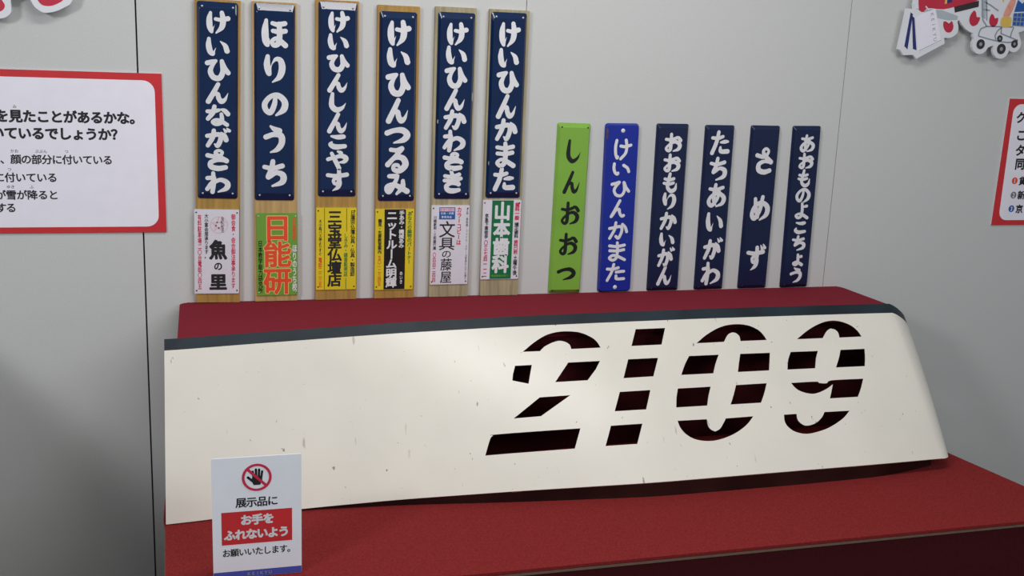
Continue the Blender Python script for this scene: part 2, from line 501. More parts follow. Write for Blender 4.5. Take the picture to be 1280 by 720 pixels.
# ---------------------------------------------------------------- the setting
wall = MB()
edges = [-2.2465, -1.201, -0.1555, 0.894, 1.9345, 2.98, 4.03]
for a, b in zip(edges, edges[1:]):
    g = 0.0011
    wall.box(a + (.0032 if a == -0.1555 else g), b - g, 0, 0.03, 0.0, 2.7, 'wall')
wall.box(edges[0], edges[-1], 0.012, 0.05, 0.0, 2.7, 'seam')
o = wall.build('wall_back')
o['kind'] = 'structure'
pw_ = MB()
pw_.box(-0.80, -0.76, -1.15, -0.0005, 0.0, 0.98, 'wall')  # unseen low partition, added to cast the diagonal shadow on the back wall
o = pw_.build('shadow_caster_left')
o['kind'] = 'structure'
fl = MB()
fl.box(-2.2465, 4.03, -4.6, 0.05, -0.05, 0.0, 'floor')
o = fl.build('floor')
o['kind'] = 'structure'

# ---------------------------------------------------------------- carpeted stage and block
ZS = 0.505
stage_plan = [(-0.1, -0.004), (-0.102, -0.60), (-0.0975, -0.64), (-0.088, -1.003), (2.125, -1.003), (2.044, -0.552), (2.03, -0.45), (2.03, -0.004)]
t = thing('display_platform', 'low red carpeted exhibit platform with dark maroon skirt against the grey wall', 'platform', (1.0, -0.5, 0))


def plan_slab(mb, plan, z0, z1, key, off=(1.0, -0.5)):
    P = [(x - off[0], y - off[1]) for x, y in plan]
    n = len(P)
    mb.face([(x, y, z1) for x, y in P], key)
    mb.face([(x, y, z0) for x, y in P[::-1]], key)
    for i in range(n):
        (xa, ya), (xb, yb) = P[i], P[(i + 1) % n]
        mb.face([(xa, ya, z0), (xb, yb, z0), (xb, yb, z1), (xa, ya, z1)], key)


def inset_plan(plan, d):
    cx = sum(p[0] for p in plan) / len(plan)
    out = []
    for x, y in plan:
        out.append((x + d if x < cx else x - d, y if y > -.01 else (y + d if y < -.9 else y)))
    return out


mb = MB()
plan_slab(mb, stage_plan, ZS - .007, ZS, 'carpet')
o = mb.build('carpet_top', t)
bv = o.modifiers.new('bevel', 'BEVEL')
bv.width, bv.segments = .003, 2
mb = MB()
plan_slab(mb, inset_plan(stage_plan, -.0015), ZS - .0135, ZS - .0085, 'trim')
mb.build('edge_trim', t)
mb = MB()
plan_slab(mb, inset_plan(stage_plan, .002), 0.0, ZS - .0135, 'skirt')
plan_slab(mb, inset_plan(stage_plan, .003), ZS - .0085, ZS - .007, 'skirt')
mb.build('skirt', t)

ZB = 0.872
bp = []
for cx, cy, r, a0 in ((1.981, -0.035, .03, 90),):
    pass
block_plan = [(-.045, -0.001), (-.058, -.008), (-.066, -.022), (-.066, -.385), (2.006, -.285), (1.996, -.03), (1.992, -.012), (1.982, -.001)]
t = thing('display_block', 'raised crimson felt-topped block between the white train panel and the wall signs', 'display block', (1.0, -0.2, ZS))
mb = MB()
plan_slab(mb, block_plan, ZB - ZS - .04, ZB - ZS, 'carpet_block', (1.0, -0.2))
o = mb.build('felt_top', t)
bv = o.modifiers.new('bevel', 'BEVEL')
bv.width, bv.segments, bv.limit_method = .006, 3, 'ANGLE'
mb = MB()
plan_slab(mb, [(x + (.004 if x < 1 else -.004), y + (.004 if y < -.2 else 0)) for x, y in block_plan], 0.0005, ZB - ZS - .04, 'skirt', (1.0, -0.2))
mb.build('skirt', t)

# ---------------------------------------------------------------- the white train front panel with the number cut out of it
def lerp_tab(tab, x):
    if x <= tab[0][0]:
        return tab[0][1:]
    for a, b in zip(tab, tab[1:]):
        if x <= b[0]:
            k = (x - a[0]) / (b[0] - a[0])
            return tuple(p + (q - p) * k for p, q in zip(a[1:], b[1:]))
    return tab[-1][1:]


def smooth_tab(tab, x):
    h = .06
    vals = [lerp_tab(tab, x + d) for d in (-h, -h / 2, 0, h / 2, h)]
    return tuple(sum(v) / 5 for v in zip(*vals))


BOT = [(-.096, -.640, .5075), (.05, -.625, .5085), (.214, -.6165, .511), (.442, -.631, .522), (.711, -.6665, .5365), (1.072, -.7005, .5465), (1.48, -.698, .548), (1.727, -.689, .545), (1.93, -.672, .540)]
TOP = [(-.0925, -.4571), (.09, -.425), (.2749, -.3977), (.4816, -.3680), (.7877, -.3420), (1.08, -.330), (1.3571, -.3235), (1.765, -.3250), (1.955, -.3297)]


def panel_point(s, v):
    """Point of the panel's front face: s along it (1 = start of the rounded corner), v up it."""
    xb, xt = -.096 + s * (1.930 + .096), -.0935 + s * (1.955 + .0935)
    yb, zb = smooth_tab(BOT, xb)
    yt = smooth_tab(TOP, xt)[0]
    return Vector((xb, yb, zb)).lerp(Vector((xt, yt, .893)), v) + Vector((0, -.73, .68)) * (.020 * v * (1 - v))


t = thing('train_front_panel', 'white curved train front panel with striped cut-out number on the red platform', 'train panel', (1.0, -0.6, ZS))
OFF = Vector((1.0, -0.6, ZS))
vs = [i / 26 * .935 for i in range(27)] + [.955, .975, 1.0]
nu, na = 72, 16
rows = []
for i in range(nu + na + 3):
    if i <= nu:
        rows.append([panel_point(i / nu, v) - OFF for v in vs])
        continue
    th = radians(88) * min(1, (i - nu) / na)
    ext = max(0, i - nu - na) * .02
    rb, rtp = .047, .12
    e0, e1 = panel_point(1, 0), panel_point(1, 1)
    B = e0 + Vector((rb * sin(th), rb * (1 - cos(th)) + ext, .010 * max(0, (th - .9) / .63) ** 2 - .004 * sin(th)))
    T = e1 + Vector((rtp * sin(th), rtp * (1 - cos(th)) + ext * .5, -.078 * sin(th) ** 1.25))
    nb = Vector((sin(th), -.73 * cos(th), .68 * cos(th) + .2 * sin(th))).normalized()
    rows.append([B.lerp(T, v) + nb * (.020 * v * (1 - v)) - OFF for v in vs])
nU, nV = len(rows), len(vs)
bm = bmesh.new()
vo = [[bm.verts.new(p) for p in r] for r in rows]
nr = [[None] * nV for _ in range(nU)]
for i in range(nU):
    for j in range(nV):
        du = rows[min(i + 1, nU - 1)][j] - rows[max(i - 1, 0)][j]
        dv = rows[i][min(j + 1, nV - 1)] - rows[i][max(j - 1, 0)]
        nr[i][j] = du.cross(dv).normalized()
vi = [[bm.verts.new(rows[i][j] - nr[i][j] * .004) for j in range(nV)] for i in range(nU)]
jb = vs.index(.935)
for i in range(nU - 1):
    for j in range(nV - 1):
        f = bm.faces.new((vo[i][j], vo[i + 1][j], vo[i + 1][j + 1], vo[i][j + 1]))
        f.material_index = 1 if j >= jb else 0
        f.smooth = True
        f = bm.faces.new((vi[i][j], vi[i][j + 1], vi[i + 1][j + 1], vi[i + 1][j]))
        f.material_index = 2
        f.smooth = True
for i in range(nU - 1):
    bm.faces.new((vo[i][0], vi[i][0], vi[i + 1][0], vo[i + 1][0])).material_index = 0
    bm.faces.new((vo[i][-1], vo[i + 1][-1], vi[i + 1][-1], vi[i][-1])).material_index = 1
for j in range(nV - 1):
    bm.faces.new((vo[0][j], vo[0][j + 1], vi[0][j + 1], vi[0][j])).material_index = 1 if j >= jb else 0
    bm.faces.new((vo[-1][j], vi[-1][j], vi[-1][j + 1], vo[-1][j + 1])).material_index = 1 if j >= jb else 0
me = bpy.data.meshes.new('panel')
bm.normal_update()
bm.to_mesh(me)
bm.free()
for k in ('shell', 'band', 'inner'):
    me.materials.append(M[k])
shell = bpy.data.objects.new('panel', me)
COL.objects.link(shell)

# the number: outlines on the panel's face, as fractions along it and up it
DN = Vector((-.01, -.73, .683))
DIG = [[(0.4369, 0.777), (0.454, 0.8305), (0.4716, 0.8719), (0.4884, 0.8889), (0.5046, 0.89), (0.5204, 0.8778), (0.5337, 0.8469), (0.5403, 0.816), (0.5437, 0.7788), (0.503, 0.7791), (0.5019, 0.8054), (0.4969, 0.824), (0.4892, 0.833), (0.4793, 0.8249), (0.4689, 0.8055), (0.4635, 0.7894), (0.4602, 0.7758)], [(0.4238, 0.6955), (0.4462, 0.6954), (0.4421, 0.6419), (0.4379, 0.585), (0.4173, 0.6098), (0.4195, 0.6478)], [(0.4953, 0.6979), (0.5388, 0.6978), (0.5306, 0.6486), (0.5166, 0.5863), (0.4731, 0.5858)], [(0.4497, 0.503), (0.49, 0.505), (0.4474, 0.3955), (0.4122, 0.3921)], [(0.3883, 0.3107), (0.4953, 0.3149), (0.4837, 0.2059), (0.3712, 0.1998), (0.3794, 0.2864), (0.3837, 0.3044)], [(0.5992, 0.8844), (0.642, 0.8839), (0.6306, 0.7796), (0.5873, 0.7797)], [(0.5782, 0.6989), (0.6206, 0.6983), (0.6076, 0.5884), (0.5657, 0.587)], [(0.5565, 0.5077), (0.5987, 0.5083), (0.5868, 0.3984), (0.5442, 0.3986)], [(0.5354, 0.3189), (0.5774, 0.3198), (0.5648, 0.2101), (0.5234, 0.2095)], [(0.6818, 0.7781), (0.7003, 0.8297), (0.7234, 0.8748), (0.7447, 0.8909), (0.7644, 0.8826), (0.7784, 0.8519), (0.7847, 0.8155), (0.7873, 0.78), (0.7476, 0.7797), (0.748, 0.8127), (0.7446, 0.8326), (0.7389, 0.837), (0.7309, 0.8209), (0.7228, 0.7789)], [(0.6658, 0.7002), (0.7094, 0.6995), (0.7008, 0.6427), (0.6939, 0.5864), (0.6474, 0.5873), (0.6556, 0.6443)], [(0.7414, 0.6984), (0.786, 0.697), (0.7815, 0.6433), (0.7765, 0.587), (0.73, 0.5867), (0.7356, 0.6438)], [(0.6376, 0.5078), (0.6847, 0.5074), (0.6781, 0.4532), (0.6726, 0.398), (0.6287, 0.3986), (0.6326, 0.4569)], [(0.7218, 0.5083), (0.7672, 0.5096), (0.7592, 0.4497), (0.7506, 0.3957), (0.7062, 0.3956), (0.7144, 0.4522)], [(0.626, 0.3227), (0.6669, 0.3206), (0.6665, 0.2856), (0.6688, 0.2622), (0.6743, 0.2485), (0.682, 0.2615), (0.6889, 0.2916), (0.6941, 0.3178), (0.7339, 0.3196), (0.721, 0.2736), (0.7029, 0.2328), (0.6821, 0.2056), (0.6628, 0.1978), (0.645, 0.2119), (0.6339, 0.242), (0.6277, 0.2813)], [(0.8337, 0.7776), (0.8558, 0.8346), (0.8758, 0.8732), (0.8943, 0.8925), (0.9109, 0.8866), (0.9256, 0.8572), (0.9332, 0.8197), (0.9367, 0.7794), (0.901, 0.7775), (0.9016, 0.8097), (0.8987, 0.8318), (0.8921, 0.84), (0.8844, 0.8231), (0.8744, 0.7781)], [(0.8178, 0.6965), (0.8601, 0.696), (0.8532, 0.647), (0.8472, 0.5867), (0.8044, 0.5865), (0.8096, 0.6431)], [(0.896, 0.6968), (0.9345, 0.6976), (0.9307, 0.6419), (0.9255, 0.5856), (0.8796, 0.5855), (0.8884, 0.6406)], [(0.8037, 0.5035), (0.8418, 0.5038), (0.846, 0.4946), (0.8573, 0.4906), (0.8669, 0.507), (0.9163, 0.5071), (0.9072, 0.4451), (0.8985, 0.3974), (0.8547, 0.3974), (0.8605, 0.4386), (0.8661, 0.4821), (0.8545, 0.4564), (0.8382, 0.4337), (0.8259, 0.4331), (0.8131, 0.4522), (0.8069, 0.4765)], [(0.7788, 0.3176), (0.7975, 0.3177), (0.7967, 0.2817), (0.8018, 0.2539), (0.8092, 0.2457), (0.8223, 0.2581), (0.8336, 0.2883), (0.8401, 0.3186), (0.8788, 0.3173), (0.8644, 0.2729), (0.8402, 0.2269), (0.8181, 0.2046), (0.8016, 0.1997), (0.7871, 0.2174), (0.7794, 0.2472), (0.777, 0.2789)]]


def refine(poly, n=4):
    """Rounds the arcs of an outline and keeps its corners."""
    P = [Vector((x * 2.03, y * .49)) for x, y in poly]
    L = len(P)

    def corner(i):
        a, b = P[i] - P[i - 1], P[(i + 1) % L] - P[i]
        return a.angle(b) > radians(44)
    out = []
    for i in range(L):
        out.append(poly[i])
        j = (i + 1) % L
        if corner(i) and corner(j):
            continue
        p1, p2 = P[i], P[j]
        p0 = p1 * 2 - p2 if corner(i) else P[i - 1]
        p3 = p2 * 2 - p1 if corner(j) else P[(j + 1) % L]
        for k in range(1, n):
            t_ = k / n
            q = 0.5 * ((2 * p1) + (p2 - p0) * t_ + (2 * p0 - 5 * p1 + 4 * p2 - p3) * t_ * t_ + (3 * p1 - p0 - 3 * p2 + p3) * t_ ** 3)
            out.append((q.x / 2.03, q.y / .49))
    return out


cut = bmesh.new()
for poly in DIG:
    if len(poly) > 7 or len(poly) == 6 and poly is not DIG[1]:
        poly = refine(poly)
    a = sum(poly[i][0] * poly[(i + 1) % len(poly)][1] - poly[(i + 1) % len(poly)][0] * poly[i][1] for i in range(len(poly)))
    if a < 0:
        poly = poly[::-1]
    lo = [cut.verts.new(panel_point(x, y) - DN * .03 - OFF) for x, y in poly]
    hi = [cut.verts.new(panel_point(x, y) + DN * .03 - OFF) for x, y in poly]
    cut.faces.new(hi)
    cut.faces.new(lo[::-1])
    for i in range(len(poly)):
        j = (i + 1) % len(poly)
        cut.faces.new((lo[i], lo[j], hi[j], hi[i]))
cm = bpy.data.meshes.new('cutter')
cut.to_mesh(cm)
cut.free()
cm.materials.append(M['inner'])
cutter = bpy.data.objects.new('cutter', cm)
COL.objects.link(cutter)
bo = shell.modifiers.new('number', 'BOOLEAN')
bo.operation, bo.solver, bo.object = 'DIFFERENCE', 'EXACT', cutter
bo.material_mode = 'TRANSFER'
dg = bpy.context.evaluated_depsgraph_get()
nm = bpy.data.meshes.new_from_object(shell.evaluated_get(dg))
nm.name = 'panel'
bm = bmesh.new()
bm.from_mesh(nm)
for e in bm.edges:
    if len(e.link_faces) == 2 and (e.link_faces[0].material_index != e.link_faces[1].material_index and 2 in (e.link_faces[0].material_index, e.link_faces[1].material_index) or e.calc_face_angle(0) > .5):
        e.smooth = False
bm.to_mesh(nm)
bm.free()
bpy.data.objects.remove(shell)
bpy.data.objects.remove(cutter)
shell = bpy.data.objects.new('panel', nm)
COL.objects.link(shell)
shell.parent = t
shell['label'] = 'white panel with dark slate band along its top edge'
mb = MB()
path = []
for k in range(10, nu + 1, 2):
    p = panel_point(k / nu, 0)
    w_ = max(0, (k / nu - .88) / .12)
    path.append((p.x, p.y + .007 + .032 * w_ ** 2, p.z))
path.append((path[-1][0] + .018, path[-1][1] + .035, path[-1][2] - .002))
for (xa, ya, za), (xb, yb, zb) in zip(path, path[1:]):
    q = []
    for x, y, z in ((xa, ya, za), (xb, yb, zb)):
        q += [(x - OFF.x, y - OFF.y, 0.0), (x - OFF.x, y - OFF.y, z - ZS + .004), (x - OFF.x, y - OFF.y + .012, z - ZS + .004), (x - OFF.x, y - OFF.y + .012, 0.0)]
    mb.add(q, [(0, 4, 5, 1), (1, 5, 6, 2), (2, 6, 7, 3), (3, 7, 4, 0)], 'gap_shade')
mb.build('gap_shade_rail', t)  # dark strip added so the gap below the panel reads as shadow
for u, k in ((.405, 1), (.86, 1)):
    p = panel_point(u, 0)
    x, y, z = p.x - OFF.x, p.y - OFF.y + .0045, p.z - ZS
    mb = MB()
    mb.prism(rrect(x - .013, x + .013, z - .0045, z + .004, .0015, 2), y, y + .003, 'steel')
    o = mb.build('mounting_clip', t)
    o['label'] = 'small steel clip under the lower edge'

# ---------------------------------------------------------------- enamel plates
def enamel(mb, w, z0, z1, y_back, depth, key, r=.007, lip=.010, slope=.55):
    """Plate with pressed edges: rounded rectangle rings stepping in and forward; 'slope' sets the top and bottom chamfer."""
    lz = depth * .78 / slope
    prof = [(0, 0, 0), (0, 0, depth * .16), (lip * .1, lz * .03, depth * .22), (lip * .9, lz * .97, depth * .95), (lip, lz * 1.08, depth)]
    rings = [[(x, y_back - d, z) for x, z in rrect(-w / 2 + i, w / 2 - i, z0 + k, z1 - k, max(.002, r - i * .4))] for i, k, d in prof]
    n = len(rings[0])
    base = len(mb.v)
    for rg in rings:
        mb.v += rg
    for a in range(len(rings) - 1):
        for i in range(n):
            j = (i + 1) % n
            mb.f.append((base + a * n + i, base + a * n + j, base + (a + 1) * n + j, base + (a + 1) * n + i))
            mb.k.append(key)
    mb.f.append(tuple(base + (len(rings) - 1) * n + i for i in range(n)))
    mb.k.append(key)
    mb.f.append(tuple(base + i for i in range(n))[::-1])
    mb.k.append(key)


def nail(parent, x, z, y, key, r=.0028, name='nail'):
    mb = MB()
    n = 12
    for k, (rr, d) in enumerate(((r, 0), (r * .85, .0012), (r * .4, .0018))):
        mb.v += [(x + rr * cos(2 * pi * i / n), y - d, z + rr * sin(2 * pi * i / n)) for i in range(n)]
    for k in range(2):
        for i in range(n):
            j = (i + 1) % n
            mb.f.append((k * n + i, k * n + j, (k + 1) * n + j, (k + 1) * n + i))
            mb.k.append(key)
    mb.f.append(tuple(2 * n + i for i in range(n)))
    mb.k.append(key)
    return mb.build(name, parent, smooth=True)


# advert plates: each writes into a mesh on a plate of width w from z=-h/2 to h/2 ; fx, fz are fractions from the left / the top
def ad_fish(mb, X, Z, w, h, y):
    column(mb, '御会食・会合御法事承ります', X(.87), Z(.05), Z(.94), w * .10, y, 'pink_ink', .02)
    column(mb, '有料駐車場二〇台電話〇四五', X(.12), Z(.06), Z(.95), w * .09, y, 'pink_ink', .02)
    column(mb, '大小宴会席承ります。', X(.27), Z(.05), Z(.58), w * .09, y, 'ink', .02)
    ring(mb, X(.55), Z(.18), w * .2, w * .018, y, 'pale_pink')
    for k in range(5):
        a = .4 + k * 1.2
        stroke_line(mb, [(X(.55) + w * .17 * cos(a), Z(.18) + w * .17 * sin(a)), (X(.55) + w * .13 * cos(a + 2.3), Z(.18) + w * .13 * sin(a + 2.3))], w * .03, y, 'pale_pink')
    column(mb, '魚の里', X(.63), Z(.08), Z(.27), w * .07, y - .0002, 'grey_ink', .01)
    put(mb, '魚', X(.53), Z(.475), w * .40, h * .235, y, 'ink', .045)
    put(mb, 'の', X(.53), Z(.67), w * .2, h * .11, y, 'ink', .03)
    put(mb, '里', X(.53), Z(.86), w * .40, h * .2, y, 'ink', .045)


def ad_school(mb, X, Z, w, h, y):
    for ch, a, b in (('日', .02, .335), ('能', .345, .65), ('研', .665, .98)):
        put(mb, ch, X(.5), Z((a + b) / 2), w * .70, h * (b - a) * 1.07, y, 'cream', .050)
        put(mb, ch, X(.5), Z((a + b) / 2), w * .70, h * (b - a) * 1.07, y - .0003, 'orange', .026)
    column(mb, '日本教学能力研究所', X(.09), Z(.33), Z(.97), w * .11, y, 'letter_black', .02)
    column(mb, '日能研', X(.92), Z(.05), Z(.33), w * .10, y, 'orange', .02)
    column(mb, 'ほりのうち校', X(.92), Z(.38), Z(.95), w * .12, y, 'letter', .03)


def ad_altar(mb, X, Z, w, h, y):
    stroke_line(mb, [(X(.205), Z(.005)), (X(.205), Z(.995))], w * .015, y, 'green_ink')
    stroke_line(mb, [(X(.755), Z(.005)), (X(.755), Z(.29))], w * .015, y, 'green_ink')
    stroke_line(mb, [(X(.745), Z(.86)), (X(.745), Z(.995))], w * .015, y, 'green_ink')
    column(mb, '三宝堂仏壇店', X(.46), Z(.03), Z(.96), w * .36, y, 'ink', .035)
    column(mb, '大小森バス停よりすぐ', X(.10), Z(.14), Z(.58), w * .08, y, 'ink', .015)
    column(mb, '電話二二三五', X(.10), Z(.60), Z(.97), w * .09, y, 'orange', .02)
    column(mb, 'しきみ・線香販売店', X(.74), Z(.31), Z(.84), w * .10, y, 'green_ink', .02)
    column(mb, '日蓮宗仏壇仏具・仏具・製造卸', X(.91), Z(.03), Z(.84), w * .12, y, 'ink', .02)


def ad_knit(mb, X, Z, w, h, y):
    mb.rect(X(.235), X(.785), Z(.995), Z(.005), y, 'black')
    y -= .0003
    column(mb, 'ニットルーム明輝', X(.43), Z(.02), Z(.97), w * .29, y, 'letter', .035)
    column(mb, '手あみ・機械あみ', X(.68), Z(.02), Z(.48), w * .14, y, 'letter', .03)
    column(mb, 'めいき', X(.69), Z(.77), Z(.93), w * .08, y, 'letter', .02)
    column(mb, '鶴見・生麦教室案内', X(.12), Z(.12), Z(.55), w * .10, y, 'ink', .025)
    column(mb, '五〇一二三四五', X(.12), Z(.57), Z(.95), w * .09, y, 'orange', .015)
    column(mb, 'あなたの編物のパートナー', X(.89), Z(.03), Z(.68), w * .12, y, 'green_ink', .02)


def ad_stationer(mb, X, Z, w, h, y):
    mb.rect(X(.2), X(.62), Z(.175), Z(.025), y, 'blue_ink')
    mb.rect(X(.22), X(.60), Z(.075), Z(.035), y - .0003, 'pale_pink')
    row(mb, 'カラーコピー', X(.25), w * .064, Z(.055), w * .06, h * .03, y - .0006, 'pink_ink', .02)
    row(mb, '名刺・印刷', X(.27), w * .07, Z(.10), w * .06, h * .03, y - .0003, 'letter', .02)
    row(mb, '事務用品', X(.29), w * .07, Z(.145), w * .06, h * .03, y - .0003, 'letter', .02)
    for ch, a, b, k in (('文', .20, .40, .44), ('具', .40, .56, .44), ('の', .56, .66, .28), ('藤', .67, .82, .32), ('屋', .83, .98, .32)):
        put(mb, ch, X(.42), Z((a + b) / 2), w * k, h * (b - a) * 1.1, y, 'ink', .008)
    column(mb, 'カラーコピーは', X(.73), Z(.02), Z(.50), w * .13, y, 'pink_ink', .025)
    column(mb, '川崎駅前・三和銀行隣', X(.10), Z(.13), Z(.56), w * .08, y, 'ink', .02)
    column(mb, '〇四四二四四', X(.10), Z(.59), Z(.97), w * .09, y, 'pink_ink', .02)
    column(mb, '文具・事務機・ファイル・スチール家具なんでも揃う', X(.94), Z(.04), Z(.95), w * .06, y, 'grey_ink', .015)


def ad_dentist(mb, X, Z, w, h, y):
    mb.rect(X(.24), X(.80), Z(.995), Z(.005), y, 'deep_green')
    y -= .0003
    column(mb, '山本歯科', X(.51), Z(.025), Z(.915), w * .44, y, 'letter', .045)
    row(mb, '梅屋敷駅前通り', X(.31), w * .065, Z(.955), w * .055, h * .028, y, 'ad_green', .02)
    column(mb, '京急下車徒歩', X(.11), Z(.17), Z(.48), w * .10, y, 'ink', .025)
    column(mb, '〇三七四一一二', X(.11), Z(.50), Z(.97), w * .10, y, 'pink_ink', .025)
    column(mb, '歯科一般', X(.90), Z(.03), Z(.25), w * .12, y, 'pink_ink', .035)
    column(mb, '矯正歯科', X(.90), Z(.28), Z(.48), w * .11, y, 'ink', .025)
    column(mb, '歯科口腔', X(.90), Z(.50), Z(.68), w * .11, y, 'pink_ink', .025)
    column(mb, '土曜午後', X(.90), Z(.70), Z(.95), w * .11, y, 'ink', .02)


BIG = [
    dict(label='navy nameplate on ochre board above a white advert with pink fish drawing, leftmost tall one',
         board=(0.0290, 1.2818, 0.1165, 0.8075, 0.0175), wood='wood_ochre',
         plate=(0.0259, 1.4212, 0.1040, 0.5163), slope=0.500, ptilt=0.0185, cw=0.069, wt=0.0127,
         chars=[('け', 0.2055, 0.0629), ('い', 0.1444, 0.0553), ('ひ', 0.0858, 0.0661), ('ん', 0.0236, 0.0583), ('な', -0.035, 0.0588), ('が', -0.093, 0.0572), ('さ', -0.1516, 0.0598), ('わ', -0.2138, 0.0604)],
         ad=(0.0300, 1.0162, 0.1181, 0.2337, 'a1'), adlabel='white advert with crimson columns and black brush writing', chips=[(0.0465, 0.24, 0.004, 0.03)]),
    dict(label='navy nameplate with five widely spaced characters above a green advert with orange letters',
         board=(0.1926, 1.2832, 0.1165, 0.8047, 0.0020), wood='wood_tan',
         plate=(0.1911, 1.4198, 0.1063, 0.5236), slope=0.40, ptilt=0.0093, cw=0.073, wt=0.0148,
         chars=[('ほ', 0.1859, 0.0785), ('り', 0.0923, 0.0796), ('の', -0.0016, 0.0701), ('う', -0.0946, 0.0818), ('ち', -0.1878, 0.0786)],
         ad=(0.1964, 1.0066, 0.1120, 0.2319, 'a2'), adlabel='green advert with three large orange characters', chips=None),
    dict(label='navy nameplate with nine cramped characters above a plain yellow advert with black letters',
         board=(0.3585, 1.2918, 0.1165, 0.8117, 0.0020), wood='wood_ochre',
         plate=(0.3594, 1.4309, 0.1041, 0.5247), slope=0.385, ptilt=0.0035, cw=0.065, wt=0.0124,
         chars=[('け', 0.2099, 0.0605), ('い', 0.1585, 0.0505), ('ひ', 0.1036, 0.0551), ('ん', 0.0493, 0.0535), ('し', -0.0022, 0.0539), ('ん', -0.0585, 0.0587), ('こ', -0.1086, 0.046), ('や', -0.1591, 0.0551), ('す', -0.2167, 0.0645)],
         ad=(0.3591, 1.0200, 0.1119, 0.2341, 'a3'), adlabel='yellow advert with six large black characters', chips=None),
    dict(label='navy nameplate on ochre board above a yellow advert with a black centre band',
         board=(0.5254, 1.2891, 0.1165, 0.8053, 0.0020), wood='wood_ochre',
         plate=(0.5247, 1.4159, 0.1029, 0.5197), slope=0.460, ptilt=-0.0016, cw=0.074, wt=0.0150,
         chars=[('け', 0.2021, 0.0744), ('い', 0.138, 0.0623), ('ひ', 0.0667, 0.076), ('ん', -0.0074, 0.0724), ('つ', -0.0736, 0.0598), ('る', -0.1426, 0.0783), ('み', -0.2112, 0.0678)],
         ad=(0.5238, 1.0161, 0.1106, 0.2342, 'a4'), adlabel='yellow advert with white letters on a black centre band', chips=None),
    dict(label='navy nameplate on weathered grey board above a white advert with small blue box',
         board=(0.6856, 1.2905, 0.1165, 0.8088, 0.0020), wood='wood_grey',
         plate=(0.6870, 1.4213, 0.1048, 0.5192), slope=0.450, ptilt=0.0010, cw=0.069, wt=0.0132,
         chars=[('け', 0.201, 0.0669), ('い', 0.1447, 0.0587), ('ひ', 0.0846, 0.0702), ('ん', 0.0218, 0.0642), ('か', -0.0338, 0.0603), ('わ', -0.0933, 0.0631), ('さ', -0.1498, 0.0545), ('き', -0.208, 0.0664)],
         ad=(0.6856, 1.0270, 0.1119, 0.2324, 'a5'), adlabel='white advert with blue box and thin black characters', chips=[(-0.0485, -0.04, 0.004, 0.012), (0.049, 0.03, 0.003, 0.03)]),
    dict(label='navy nameplate on weathered board above a white advert with a green band, rightmost tall one',
         board=(0.8395, 1.2911, 0.1165, 0.8076, 0.0020), wood='wood_grey',
         plate=(0.8376, 1.4261, 0.1034, 0.5231), slope=0.470, ptilt=-0.0008, cw=0.070, wt=0.0138,
         chars=[('け', 0.201, 0.0743), ('い', 0.1374, 0.0617), ('ひ', 0.072, 0.0735), ('ん', 0.0015, 0.072), ('か', -0.064, 0.0681), ('ま', -0.136, 0.0758), ('た', -0.2064, 0.0696)],
         ad=(0.8383, 1.0409, 0.1154, 0.2355, 'a6'), adlabel='white advert with four white characters on a green band', chips=[(-0.0475, -0.16, 0.003, 0.012)]),
]
GROUP_TALL = 'tall station nameplates with adverts below'
ADS = dict(a1=(ad_fish, 'white_plate'), a2=(ad_school, 'ad_green'), a3=(ad_altar, 'yellow'), a4=(ad_knit, 'yellow'), a5=(ad_stationer, 'white_plate'), a6=(ad_dentist, 'white_plate'))
